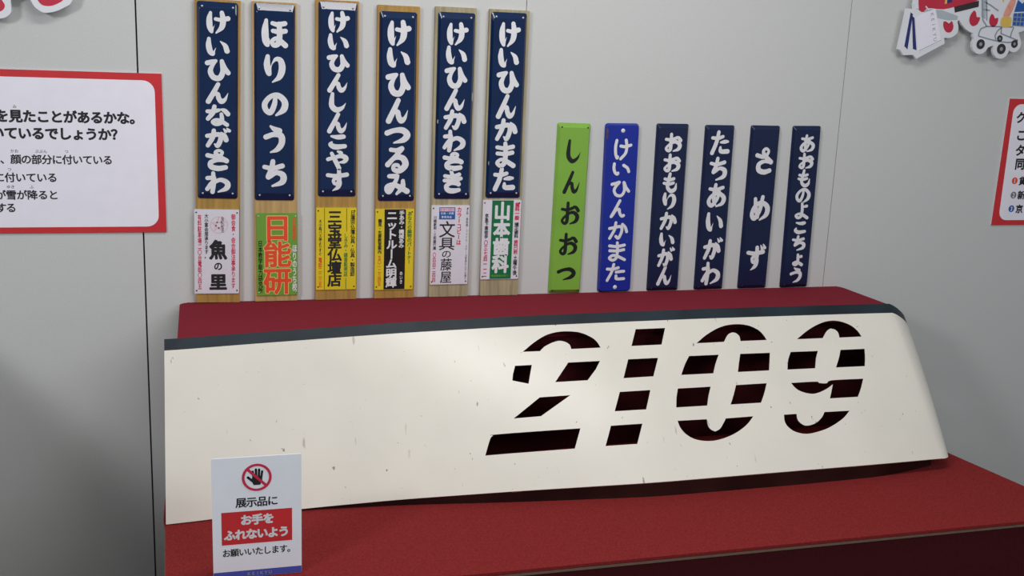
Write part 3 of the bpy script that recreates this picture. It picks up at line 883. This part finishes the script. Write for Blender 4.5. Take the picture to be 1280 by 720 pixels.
for d in BIG:
    bx, bz, bw, bh, tilt = d['board']
    z_base = .8735
    bh2 = bz + bh / 2 - z_base
    t = thing('station_nameplate', d['label'], 'station sign', (bx - tilt * bh2 / 2 * -1, 0, z_base), GROUP_TALL)
    t.rotation_euler = (0, -math.atan(-tilt), 0)
    X0, Z0 = t.location.x, z_base

    def loc(x, z):                                   # world XZ to the tilted board's own XZ
        return (x - X0) + tilt * (z - Z0), z - Z0
    mb = MB()
    mb.prism(rrect(-bw / 2, bw / 2, .0, bh2, .002, 2), -.014, -.0005, d['wood'])
    o = mb.build('wooden_board', t)
    bv = o.modifiers.new('bevel', 'BEVEL')
    bv.width, bv.segments, bv.limit_method = .0012, 2, 'ANGLE'
    # enamel plate with the station name
    px, pz, pw, ph = d['plate']
    lx, lz = loc(px, pz)
    mb = MB()
    enamel(mb, pw, -ph / 2, ph / 2, 0, .010, 'navy', lip=.007, slope=d['slope'])
    pl = mb.build('enamel_plate', t, smooth=False)
    pl.location = (lx, -.0141, lz)
    dt = d['ptilt'] - tilt
    pl.rotation_euler = (0, math.atan(dt), 0)
    mb = MB()
    for ch, z, h in d['chars']:
        kana(mb, ch, 0, z, d['cw'], h * 1.03, d['wt'], -.0104, 'letter')
    mb.build('lettering', pl)
    for sx in (-1, 1):
        nail(pl, sx * (pw / 2 - .013), -ph / 2 + .015, -.0098, 'nail')
        nail(pl, sx * (pw / 2 - .013), ph / 2 - .013, -.0098, 'nail')
    if d.get('chips'):
        for x, z, w, h in d['chips']:
            mb = MB()
            rnd = random.Random(int(1000 * (z + 1)))
            mb.flat([(x + w * .5 * cos(a) * rnd.uniform(.7, 1.1), z + h * .5 * sin(a) * rnd.uniform(.8, 1.1)) for a in [k * pi / 5 for k in range(10)]], -.0103, 'chip')
            mb.build('enamel_chip', pl)
    # advert plate below
    ax, az, aw, ah, akey = d['ad']
    lx, lz = loc(ax, az)
    fn, base = ADS[akey]
    mb = MB()
    mb.prism(rrect(-aw / 2, aw / 2, -ah / 2, ah / 2, .002, 2), -.003, 0, base)
    ap = mb.build('advertisement_plate', t)
    ap['label'] = d['adlabel']
    ap.location = (lx, -.0141, lz)
    mb = MB()
    fn(mb, lambda f: (f - .5) * aw, lambda f: (.5 - f) * ah, aw, ah, -.0034)
    mb.build('lettering', ap)
    for sx in (-1, 1):
        for sz in (-1, 1):
            nail(ap, sx * (aw / 2 - .0055), sz * (ah / 2 - .0085), -.0029, 'screw_dark' if akey != 'a2' else 'nail', .0022)

SMALL = [
    dict(label='light green nameplate with black brush characters',
         key='green', ink='letter_black', plate=(1.0438, 1.1312, 0.1020, 0.5044, 0.0116), cw=0.062, wt=0.0108,
         chars=[('し', 0.1707, 0.0701), ('ん', 0.0789, 0.071), ('お', -0.014, 0.072), ('お', -0.107, 0.0705), ('つ', -0.195, 0.0517)]),
    dict(label='bright royal blue nameplate with round white lettering beside the green one',
         key='royal', ink='letter', plate=(1.2092, 1.1331, 0.1073, 0.5046, -0.0082), cw=0.068, wt=0.0092,
         chars=[('け', 0.1766, 0.0639), ('い', 0.1184, 0.0429), ('ひ', 0.0585, 0.0578), ('ん', -0.0019, 0.0583), ('か', -0.0678, 0.0588), ('ま', -0.133, 0.0618), ('た', -0.1976, 0.0574)]),
    dict(label='dark navy short nameplate with eight white characters, next to the bright blue one',
         key='navy_dark', ink='letter', plate=(1.3696, 1.1352, 0.1041, 0.5038, -0.0052), cw=0.059, wt=0.0112,
         chars=[('お', 0.1955, 0.0598), ('お', 0.1343, 0.0579), ('も', 0.075, 0.0608), ('り', 0.0188, 0.0564), ('か', -0.0415, 0.0594), ('い', -0.0987, 0.0499), ('が', -0.1538, 0.0654), ('ん', -0.2131, 0.0634)]),
    dict(label='dark navy short nameplate with six white characters in the right row',
         key='navy_dark', ink='letter', plate=(1.5258, 1.1340, 0.0980, 0.5035, -0.0056), cw=0.068, wt=0.0128,
         chars=[('た', 0.1989, 0.0751), ('ち', 0.1185, 0.0759), ('あ', 0.0372, 0.0768), ('い', -0.0438, 0.0702), ('が', -0.1283, 0.0736), ('わ', -0.2074, 0.0744)]),
    dict(label='dark navy short nameplate with only three white characters',
         key='navy_dark', ink='letter', plate=(1.6758, 1.1353, 0.0992, 0.5038, 0.0002), cw=0.070, wt=0.0142,
         chars=[('さ', 0.1455, 0.0864), ('め', -0.0043, 0.0833), ('ず', -0.1599, 0.0903)]),
    dict(label='dark navy short nameplate with nine small characters, rightmost of the row',
         key='navy_dark', ink='letter', plate=(1.8283, 1.1360, 0.0981, 0.5054, -0.0120), cw=0.056, wt=0.0102,
         chars=[('あ', 0.1985, 0.057), ('お', 0.1438, 0.0525), ('も', 0.0898, 0.0554), ('の', 0.0354, 0.0533), ('よ', -0.013, 0.0537), ('こ', -0.0656, 0.0464), ('ち', -0.1173, 0.0519), ('ょ', -0.1707, 0.0445), ('う', -0.2206, 0.0553)]),
]
GROUP_SHORT = 'short station nameplates without adverts'
for d in SMALL:
    px, pz, pw, ph, tilt = d['plate']
    z_base = ZB + .0015
    ph = pz + ph / 2 - z_base
    t = thing('station_nameplate', d['label'], 'station sign', (px + tilt * ph / 2, 0, z_base), GROUP_SHORT)
    t.rotation_euler = (0, math.atan(tilt), 0)
    mb = MB()
    enamel(mb, pw, 0, ph, -.0005, .013, d['key'], r=.010 if d['key'] == 'royal' else .006, lip=.004 if d['key'] == 'royal' else .007, slope=2.0 if d['key'] == 'royal' else .9)
    pl = mb.build('enamel_plate', t)
    mb = MB()
    zc = pz - z_base
    for ch, z, h in d['chars']:
        kana(mb, ch, d.get('dx', 0), zc + z, d['cw'], h * 1.03, d['wt'], -.0139, d['ink'], brush=d['key'] != 'royal')
    mb.build('lettering', pl)
    if d['key'] == 'royal':
        nail(pl, 0, ph - .021, -.0134, 'letter', .0065, 'screw')
        nail(pl, 0, .016, -.0134, 'letter', .0065, 'screw')
        for x, z, w, h in ((-.049, ph - .03, .006, .03), (-.0505, .12, .002, .06)):
            mb = MB()
            mb.rect(x - w / 2, x + w / 2, z - h / 2, z + h / 2, -.0136, 'rust')
            mb.build('rust_stain', pl)
    else:
        for sx in (-1, 1):
            nail(pl, sx * (pw / 2 - .011), ph - .012, -.0130, 'screw_dark', .0026, 'screw')
            nail(pl, sx * (pw / 2 - .011), .010, -.0130, 'screw_dark', .0026, 'screw')

# ---------------------------------------------------------------- posters
t = thing('wall_poster', 'red bordered white quiz poster on the wall left of the tall navy nameplates', 'poster', (-.3935, 0, 1.07))
ox, oz = -.3935, 1.07
mb = MB()
mb.prism([(-.6895 - ox, 0), (-.0945 - ox, 0), (-.0955 - ox, .4204), (-.6895 - ox, .4204)], -.005, -.0004, 'red', 'white_plate')
sh = mb.build('sheet', t)
mb = MB()
mb.flat(rrect(-.6715 - ox, -.1136 - ox, .0157, .402, .03), -.0054, 'poster')
y = -.0058


def prow(text, x_last, x_first, z, size, bold=.042):
    n = len(text)
    p = (x_last - x_first) / (n - 1)
    row(mb, text, x_first - ox, p, z - oz, size, size, y, 'ink', bold)


def ruby(text, x, z, p=.010):
    row(mb, text, x - ox - p * (len(text) - 1) / 2, p, z - oz, .010, .010, y, 'ink', .0)


prow('を見たことがあるかな。', -.162, -.486, 1.3738, .0335)
prow('いているでしょうか？', -.2096, -.4990, 1.3306, .0335)
prow('面、顔の部分に付いている', -.2368, -.5085, 1.2635, .0262, .024)
prow('に付いている', -.3745, -.501, 1.2166, .0262, .024)
prow('が雪が降ると', -.3738, -.5005, 1.1711, .0262, .024)
prow('する', -.4773, -.5005, 1.1376, .0262, .024)
ruby('み', -.4546, 1.3975)
ruby('かお', -.4614, 1.2845)
ruby('ぶぶん', -.398, 1.2845)
ruby('つ', -.3367, 1.2845)
ruby('つ', -.4757, 1.2375)
ruby('ゆき', -.4754, 1.192)
ruby('ふ', -.425, 1.192)
mb.build('print', t)

t = thing('wall_poster', 'red bordered white poster with numbered bullets, on the wall at the right edge', 'poster', (2.847, 0, 1.07))
ox, oz = 2.847, 1.07
mb = MB()
mb.prism([(2.5484 - ox, .0008), (3.145 - ox, .0008), (3.145 - ox, .4205), (2.5546 - ox, .4205)], -.005, -.0004, 'red', 'white_plate')
mb.build('sheet', t)
mb = MB()
mb.flat(rrect(2.5745 - ox, 3.127 - ox, .0175, .4035, .03), -.0054, 'poster')
for ch, x, z, s in (('ク', 2.6086, 1.4301, .040), ('こ', 2.6183, 1.3725, .040), ('タ', 2.6235, 1.3223, .040), ('同', 2.6300, 1.277, .040), ('貨', 2.650, 1.2200, .030), ('新', 2.6525, 1.1723, .030), ('京', 2.6525, 1.1255, .030)):
    put(mb, ch, x - ox, z - oz, s, s, y, 'ink', .036)
for k, (x, z, c) in enumerate(((2.6181, 1.2208, 'orange'), (2.6214, 1.1723, 'grey_ink'), (2.6205, 1.1263, 'blue_ink'))):
    mb.flat(circle(x - ox, z - oz, .0115), y, c)
    put(mb, '123'[k], x - ox, z - oz, .017, .020, y - .0003, 'poster', .02)
mb.build('print', t)

# ---------------------------------------------------------------- printed foam board cut-outs on the wall
def art(mb, pts, y, key, n=5):
    mb.flat(smooth_poly(pts, n) if n else pts, y, key)


t = thing('foam_board_cutout', 'white edged cut-out with two red rounded feet at the top left corner', 'wall decoration', (-.41, 0, 1.64))
ox, oz = -.41, 1.64
mb = MB()
outl = [(-.56, 1.74), (-.545, 1.66), (-.52, 1.625), (-.4867, 1.6138), (-.4685, 1.6146), (-.4554, 1.62), (-.4456, 1.631), (-.4449, 1.6445), (-.444, 1.664), (-.430, 1.674), (-.412, 1.672), (-.4, 1.662), (-.3916, 1.647), (-.3774, 1.6355), (-.3646, 1.6327), (-.342, 1.6376), (-.319, 1.6494), (-.3050, 1.6605), (-.2990, 1.690), (-.31, 1.74), (-.40, 1.78), (-.50, 1.78)]
mb.prism([(x - ox, z - oz) for x, z in smooth_poly(outl, 4)], -.032, -.022, 'foam')
mb.box(-.06, .0, -.022, -.0005, .06, .10, 'foam')
mb.build('backing_board', t)
mb = MB()
art(mb, [(x - ox, z - oz) for x, z in [(-.392, 1.680), (-.3834, 1.6628), (-.3748, 1.6525), (-.3637, 1.6493), (-.3488, 1.6511), (-.3316, 1.6595), (-.3230, 1.668), (-.320, 1.690), (-.335, 1.705), (-.375, 1.705)]], -.0324, 'foot_red')
mb.build('print', t)
mb = MB()
art(mb, [(x - ox, z - oz) for x, z in [(-.53, 1.665), (-.505, 1.635), (-.4858, 1.6292), (-.4712, 1.6309), (-.4616, 1.638), (-.4593, 1.6477), (-.4642, 1.6571), (-.475, 1.675), (-.50, 1.685)]], -.0324, 'foot_red')
mb.build('print', t)

t = thing('foam_board_cutout', 'white edged cut-out showing shopping bags and a cart at the top right corner', 'wall decoration', (2.33, 0, 1.65))
ox, oz = 2.33, 1.65
L = lambda pts: [(x - ox, z - oz) for x, z in pts]
outl = [(2.1093, 1.7564), (2.0937, 1.6327), (2.104, 1.629), (2.1155, 1.6153), (2.1511, 1.6175), (2.1637, 1.6059), (2.2597, 1.6556)]
outl += [(2.2560, 1.6740), (2.2680, 1.6732), (2.2790, 1.6745), (2.2894, 1.6790), (2.298, 1.6860), (2.3030, 1.6930), (2.3040, 1.703)]
outl += [(2.3025, 1.7119), (2.297, 1.7254), (2.3023, 1.7300), (2.315, 1.716), (2.3318, 1.7028), (2.346, 1.696), (2.3608, 1.6918), (2.361, 1.683)]
outl += [(2.3932 + .031 * cos(a), 1.6590 + .031 * sin(a)) for a in [radians(150 + k * 24) for k in range(9)]]
outl += [(2.440, 1.657)]
outl += [(2.4732 + .031 * cos(a), 1.6471 + .031 * sin(a)) for a in [radians(170 + k * 24) for k in range(8)]]
outl += [(2.5207 + .026 * cos(a), 1.6645 + .026 * sin(a)) for a in [radians(230 + k * 22) for k in range(8)]]
outl += [(2.5309, 1.7000), (2.5595, 1.7100), (2.62, 1.725), (2.66, 1.80), (2.60, 1.95), (2.30, 1.95), (2.16, 1.88), (2.136, 1.80), (2.131, 1.77), (2.1348, 1.7558)]
mb = MB()
mb.prism(L(outl), -.032, -.022, 'foam')
mb.box(-.03, .05, -.022, -.0005, .10, .16, 'foam')
mb.build('backing_board', t)
mb = MB()
y1, y2, y3, y4 = -.0323, -.0326, -.0329, -.0332
mb.flat(L([(2.14, 1.757), (2.236, 1.757), (2.296, 1.742), (2.2960, 1.730), (2.262, 1.727), (2.224, 1.732)]), y1, 'print_grey')
art(mb, L([(2.158, 1.82), (2.150, 1.7633), (2.1575, 1.7500), (2.1700, 1.7490), (2.184, 1.7606), (2.2402, 1.7600), (2.2961, 1.7735), (2.3639, 1.7938), (2.370, 1.83), (2.30, 1.86)]), y2, 'foot_red', 3)
mb.flat(L([(2.2500, 1.80), (2.268, 1.80), (2.268, 1.782), (2.2500, 1.778)]), y3, 'print_navy')
mb.flat(L([(2.2420, 1.80), (2.2495, 1.80), (2.2495, 1.777), (2.2420, 1.776)]), y3, 'print_yellow')
mb.flat(L([(2.2781, 1.7692), (2.3662, 1.7922), (2.3679, 1.7733), (2.2828, 1.7516)]), y3, 'print_dark')
mb.flat(L([(2.1234, 1.7452), (2.1321, 1.7405), (2.1274, 1.6329), (2.1147, 1.6427)]), y2, 'print_navy')
mb.flat(L([(2.1296, 1.7353), (2.1394, 1.7289), (2.1601, 1.6323), (2.1466, 1.6353)]), y2, 'print_navy')
mb.flat(L([(2.1420, 1.7308), (2.1651, 1.6256), (2.2467, 1.6620), (2.2117, 1.7593), (2.176, 1.748)]), y2 - .0001, 'poster')
stroke_line(mb, L([(2.168, 1.630), (2.245, 1.666)]), .0015, y3, 'print_line')
stroke_line(mb, L([(2.187, 1.755), (2.174, 1.766)]), .004, y4, 'foam')
for k, ch in enumerate('KEIKYU'):
    a = k / 5
    put(mb, ch, 2.2019 + .0215 * a - ox, 1.7419 - .0750 * a - oz, .017, .017, y3, 'print_line', .0, rot=-1.30)
for cx, cz, s, r in ((2.2664, 1.7087, 1, .3), (2.3583, 1.735, 1.1, -.5), (2.4304, 1.7329, .95, -.2)):
    pts = [(-.016, .018), (-.006, .017), (.003, .009), (.014, .013), (.017, -.006), (.006, -.019), (-.010, -.015), (-.018, 0)]
    art(mb, L([(cx + s * (x * cos(r) - z * sin(r)), cz + s * (x * sin(r) + z * cos(r))) for x, z in pts]), y2, 'foot_red')
# cart: frame lines, basket, goods, wheels
mb.flat(L([(2.372, 1.81), (2.383, 1.742), (2.399, 1.737), (2.392, 1.81)]), y1, 'print_grey')
for pts in ([(2.3760, 1.81), (2.3902, 1.7329), (2.4079, 1.7146), (2.5077, 1.717)], [(2.392, 1.81), (2.405, 1.7329)], [(2.3860, 1.790), (2.412, 1.780), (2.444, 1.764)], [(2.386, 1.766), (2.412, 1.764)], [(2.4079, 1.7146), (2.3870, 1.7070), (2.3820, 1.6950), (2.3810, 1.6839), (2.4200, 1.676), (2.464, 1.6696), (2.5000, 1.6680), (2.5319, 1.6757)], [(2.4640, 1.714), (2.4500, 1.702), (2.4430, 1.688), (2.4480, 1.674)], [(2.4640, 1.695), (2.5319, 1.6757)], [(2.5100, 1.716), (2.5040, 1.700), (2.5020, 1.685)], [(2.4640, 1.714), (2.4640, 1.695)]):
    stroke_line(mb, L(pts), .0042, y2, 'print_line')
mb.flat(L([(2.5009, 1.7586), (2.560, 1.766), (2.560, 1.7187), (2.5029, 1.7203)]), y2, 'print_line')
for a in range(4):
    for b in range(3):
        mb.rect(2.5045 + a * .0145 - ox, 2.5155 + a * .0145 - ox, 1.7225 + b * .0135 - oz, 1.733 + b * .0135 - oz, y3, 'blue_ink')
mb.flat(L([(2.5035, 1.763), (2.509, 1.790), (2.512, 1.802), (2.53, 1.79), (2.54, 1.80), (2.56, 1.79), (2.56, 1.768)]), y2, 'blue_ink')
mb.flat(smooth_poly(L([(2.459, 1.742), (2.459, 1.720), (2.470, 1.715), (2.491, 1.716), (2.497, 1.722), (2.496, 1.744), (2.480, 1.748)]), 4), y3, 'print_yellow')
mb.flat(smooth_poly(L([(2.464, 1.748), (2.478, 1.790), (2.492, 1.806), (2.504, 1.798), (2.498, 1.772), (2.486, 1.749)]), 4), y2, 'print_peach')
mb.flat(L([(2.447, 1.806), (2.462, 1.806), (2.458, 1.789)]), y2, 'print_yellow')
for cx, cz, r in ((2.3932, 1.6590, .0155), (2.4732, 1.6471, .0165), (2.5207, 1.6645, .0125), (2.4624, 1.6790, .0105)):
    mb.flat(circle(cx - ox, cz - oz, r), y3, 'print_dark')
    mb.flat(circle(cx - ox, cz - oz, r * .38), y4, 'print_line')
mb.build('print', t)

# ---------------------------------------------------------------- hands-off notice card on the platform
t = thing('notice_card', 'small white do-not-touch notice card with red box standing before the train panel', 'sign', (.0937, -.922, ZS))
w, h = .178, .263
mb = MB()
mb.prism(rrect(-w / 2, w / 2, .0012, h + .0012, .002, 3), -.0015, .0015, 'card')
cd = mb.build('card', t)
y = -.0018
dz = .5062 - ZS
mb = MB()
mb.rect(-w / 2 + .0004, w / 2 - .0004, .0016, .0165, y, 'indigo')
for k, ch in enumerate('KEIKYU'):
    put(mb, ch, -.018 + k * .0085, .0085, .010, .010, y - .0003, 'print_line', .02)
cx0 = .0937
mb.rect(.0225 - cx0, .1634 - cx0, .581 - ZS, .6525 - ZS, y, 'red')
ccx, ccz, R = .0935 - cx0, .7245 - ZS, .0295
# pictogram: black hand with five fingers, red ring and bar
palm = [(-.0060, -.0165), (.0065, -.0165), (.0105, -.0085), (.0115, .0025), (-.0085, .0030), (-.0100, -.0040), (-.0085, -.0120)]
mb.flat([(ccx + x, ccz + z) for x, z in palm], y, 'ink')
for fx, fz, lx, lz, fw_ in ((-.0065, .001, -.0080, .0130, .0046), (-.0012, .001, -.0015, .0170, .0047), (.0042, .001, .0048, .0165, .0047), (.0092, .0005, .0108, .0125, .0043), (-.0075, -.0085, -.0175, .0010, .0050)):
    stroke_line(mb, [(ccx + fx, ccz + fz), (ccx + lx, ccz + lz)], fw_, y - .0001, 'ink')
    mb.flat(circle(ccx + lx, ccz + lz, fw_ / 2, 10), y - .0001, 'ink')
ring(mb, ccx, ccz, R, .0052, y - .0004, 'pink_ink')
stroke_line(mb, [(ccx - .7 * (R - .003), ccz + .7 * (R - .003)), (ccx + .7 * (R - .003), ccz - .7 * (R - .003))], .0055, y - .0005, 'pink_ink')
row(mb, '展示品に', .0618 - cx0, .0210, .6718 - ZS, .0225, .0225, y, 'ink', .024)
row(mb, 'お手を', .0715 - cx0, .0222, .6335 - ZS, .0235, .0235, y - .0003, 'letter', .05)
row(mb, 'ふれないよう', .0385 - cx0, .0216, .6022 - ZS, .0235, .0235, y - .0003, 'letter', .05)
row(mb, 'お願いいたします。', .0312 - cx0, .0163, .5632 - ZS, .0175, .0185, y, 'ink', .02)
mb.build('print', cd)
mb = MB()
mb.box(-.03, .03, .0015, .05, .0, .003, 'acrylic')
mb.add([(-.02, .0015, .003), (-.02, .035, .003), (-.02, .0015, .07), (.02, .0015, .003), (.02, .035, .003), (.02, .0015, .07)], [(0, 1, 2), (3, 5, 4), (1, 4, 5, 2), (0, 2, 5, 3), (0, 3, 4, 1)], 'acrylic')
mb.build('support_foot', t)
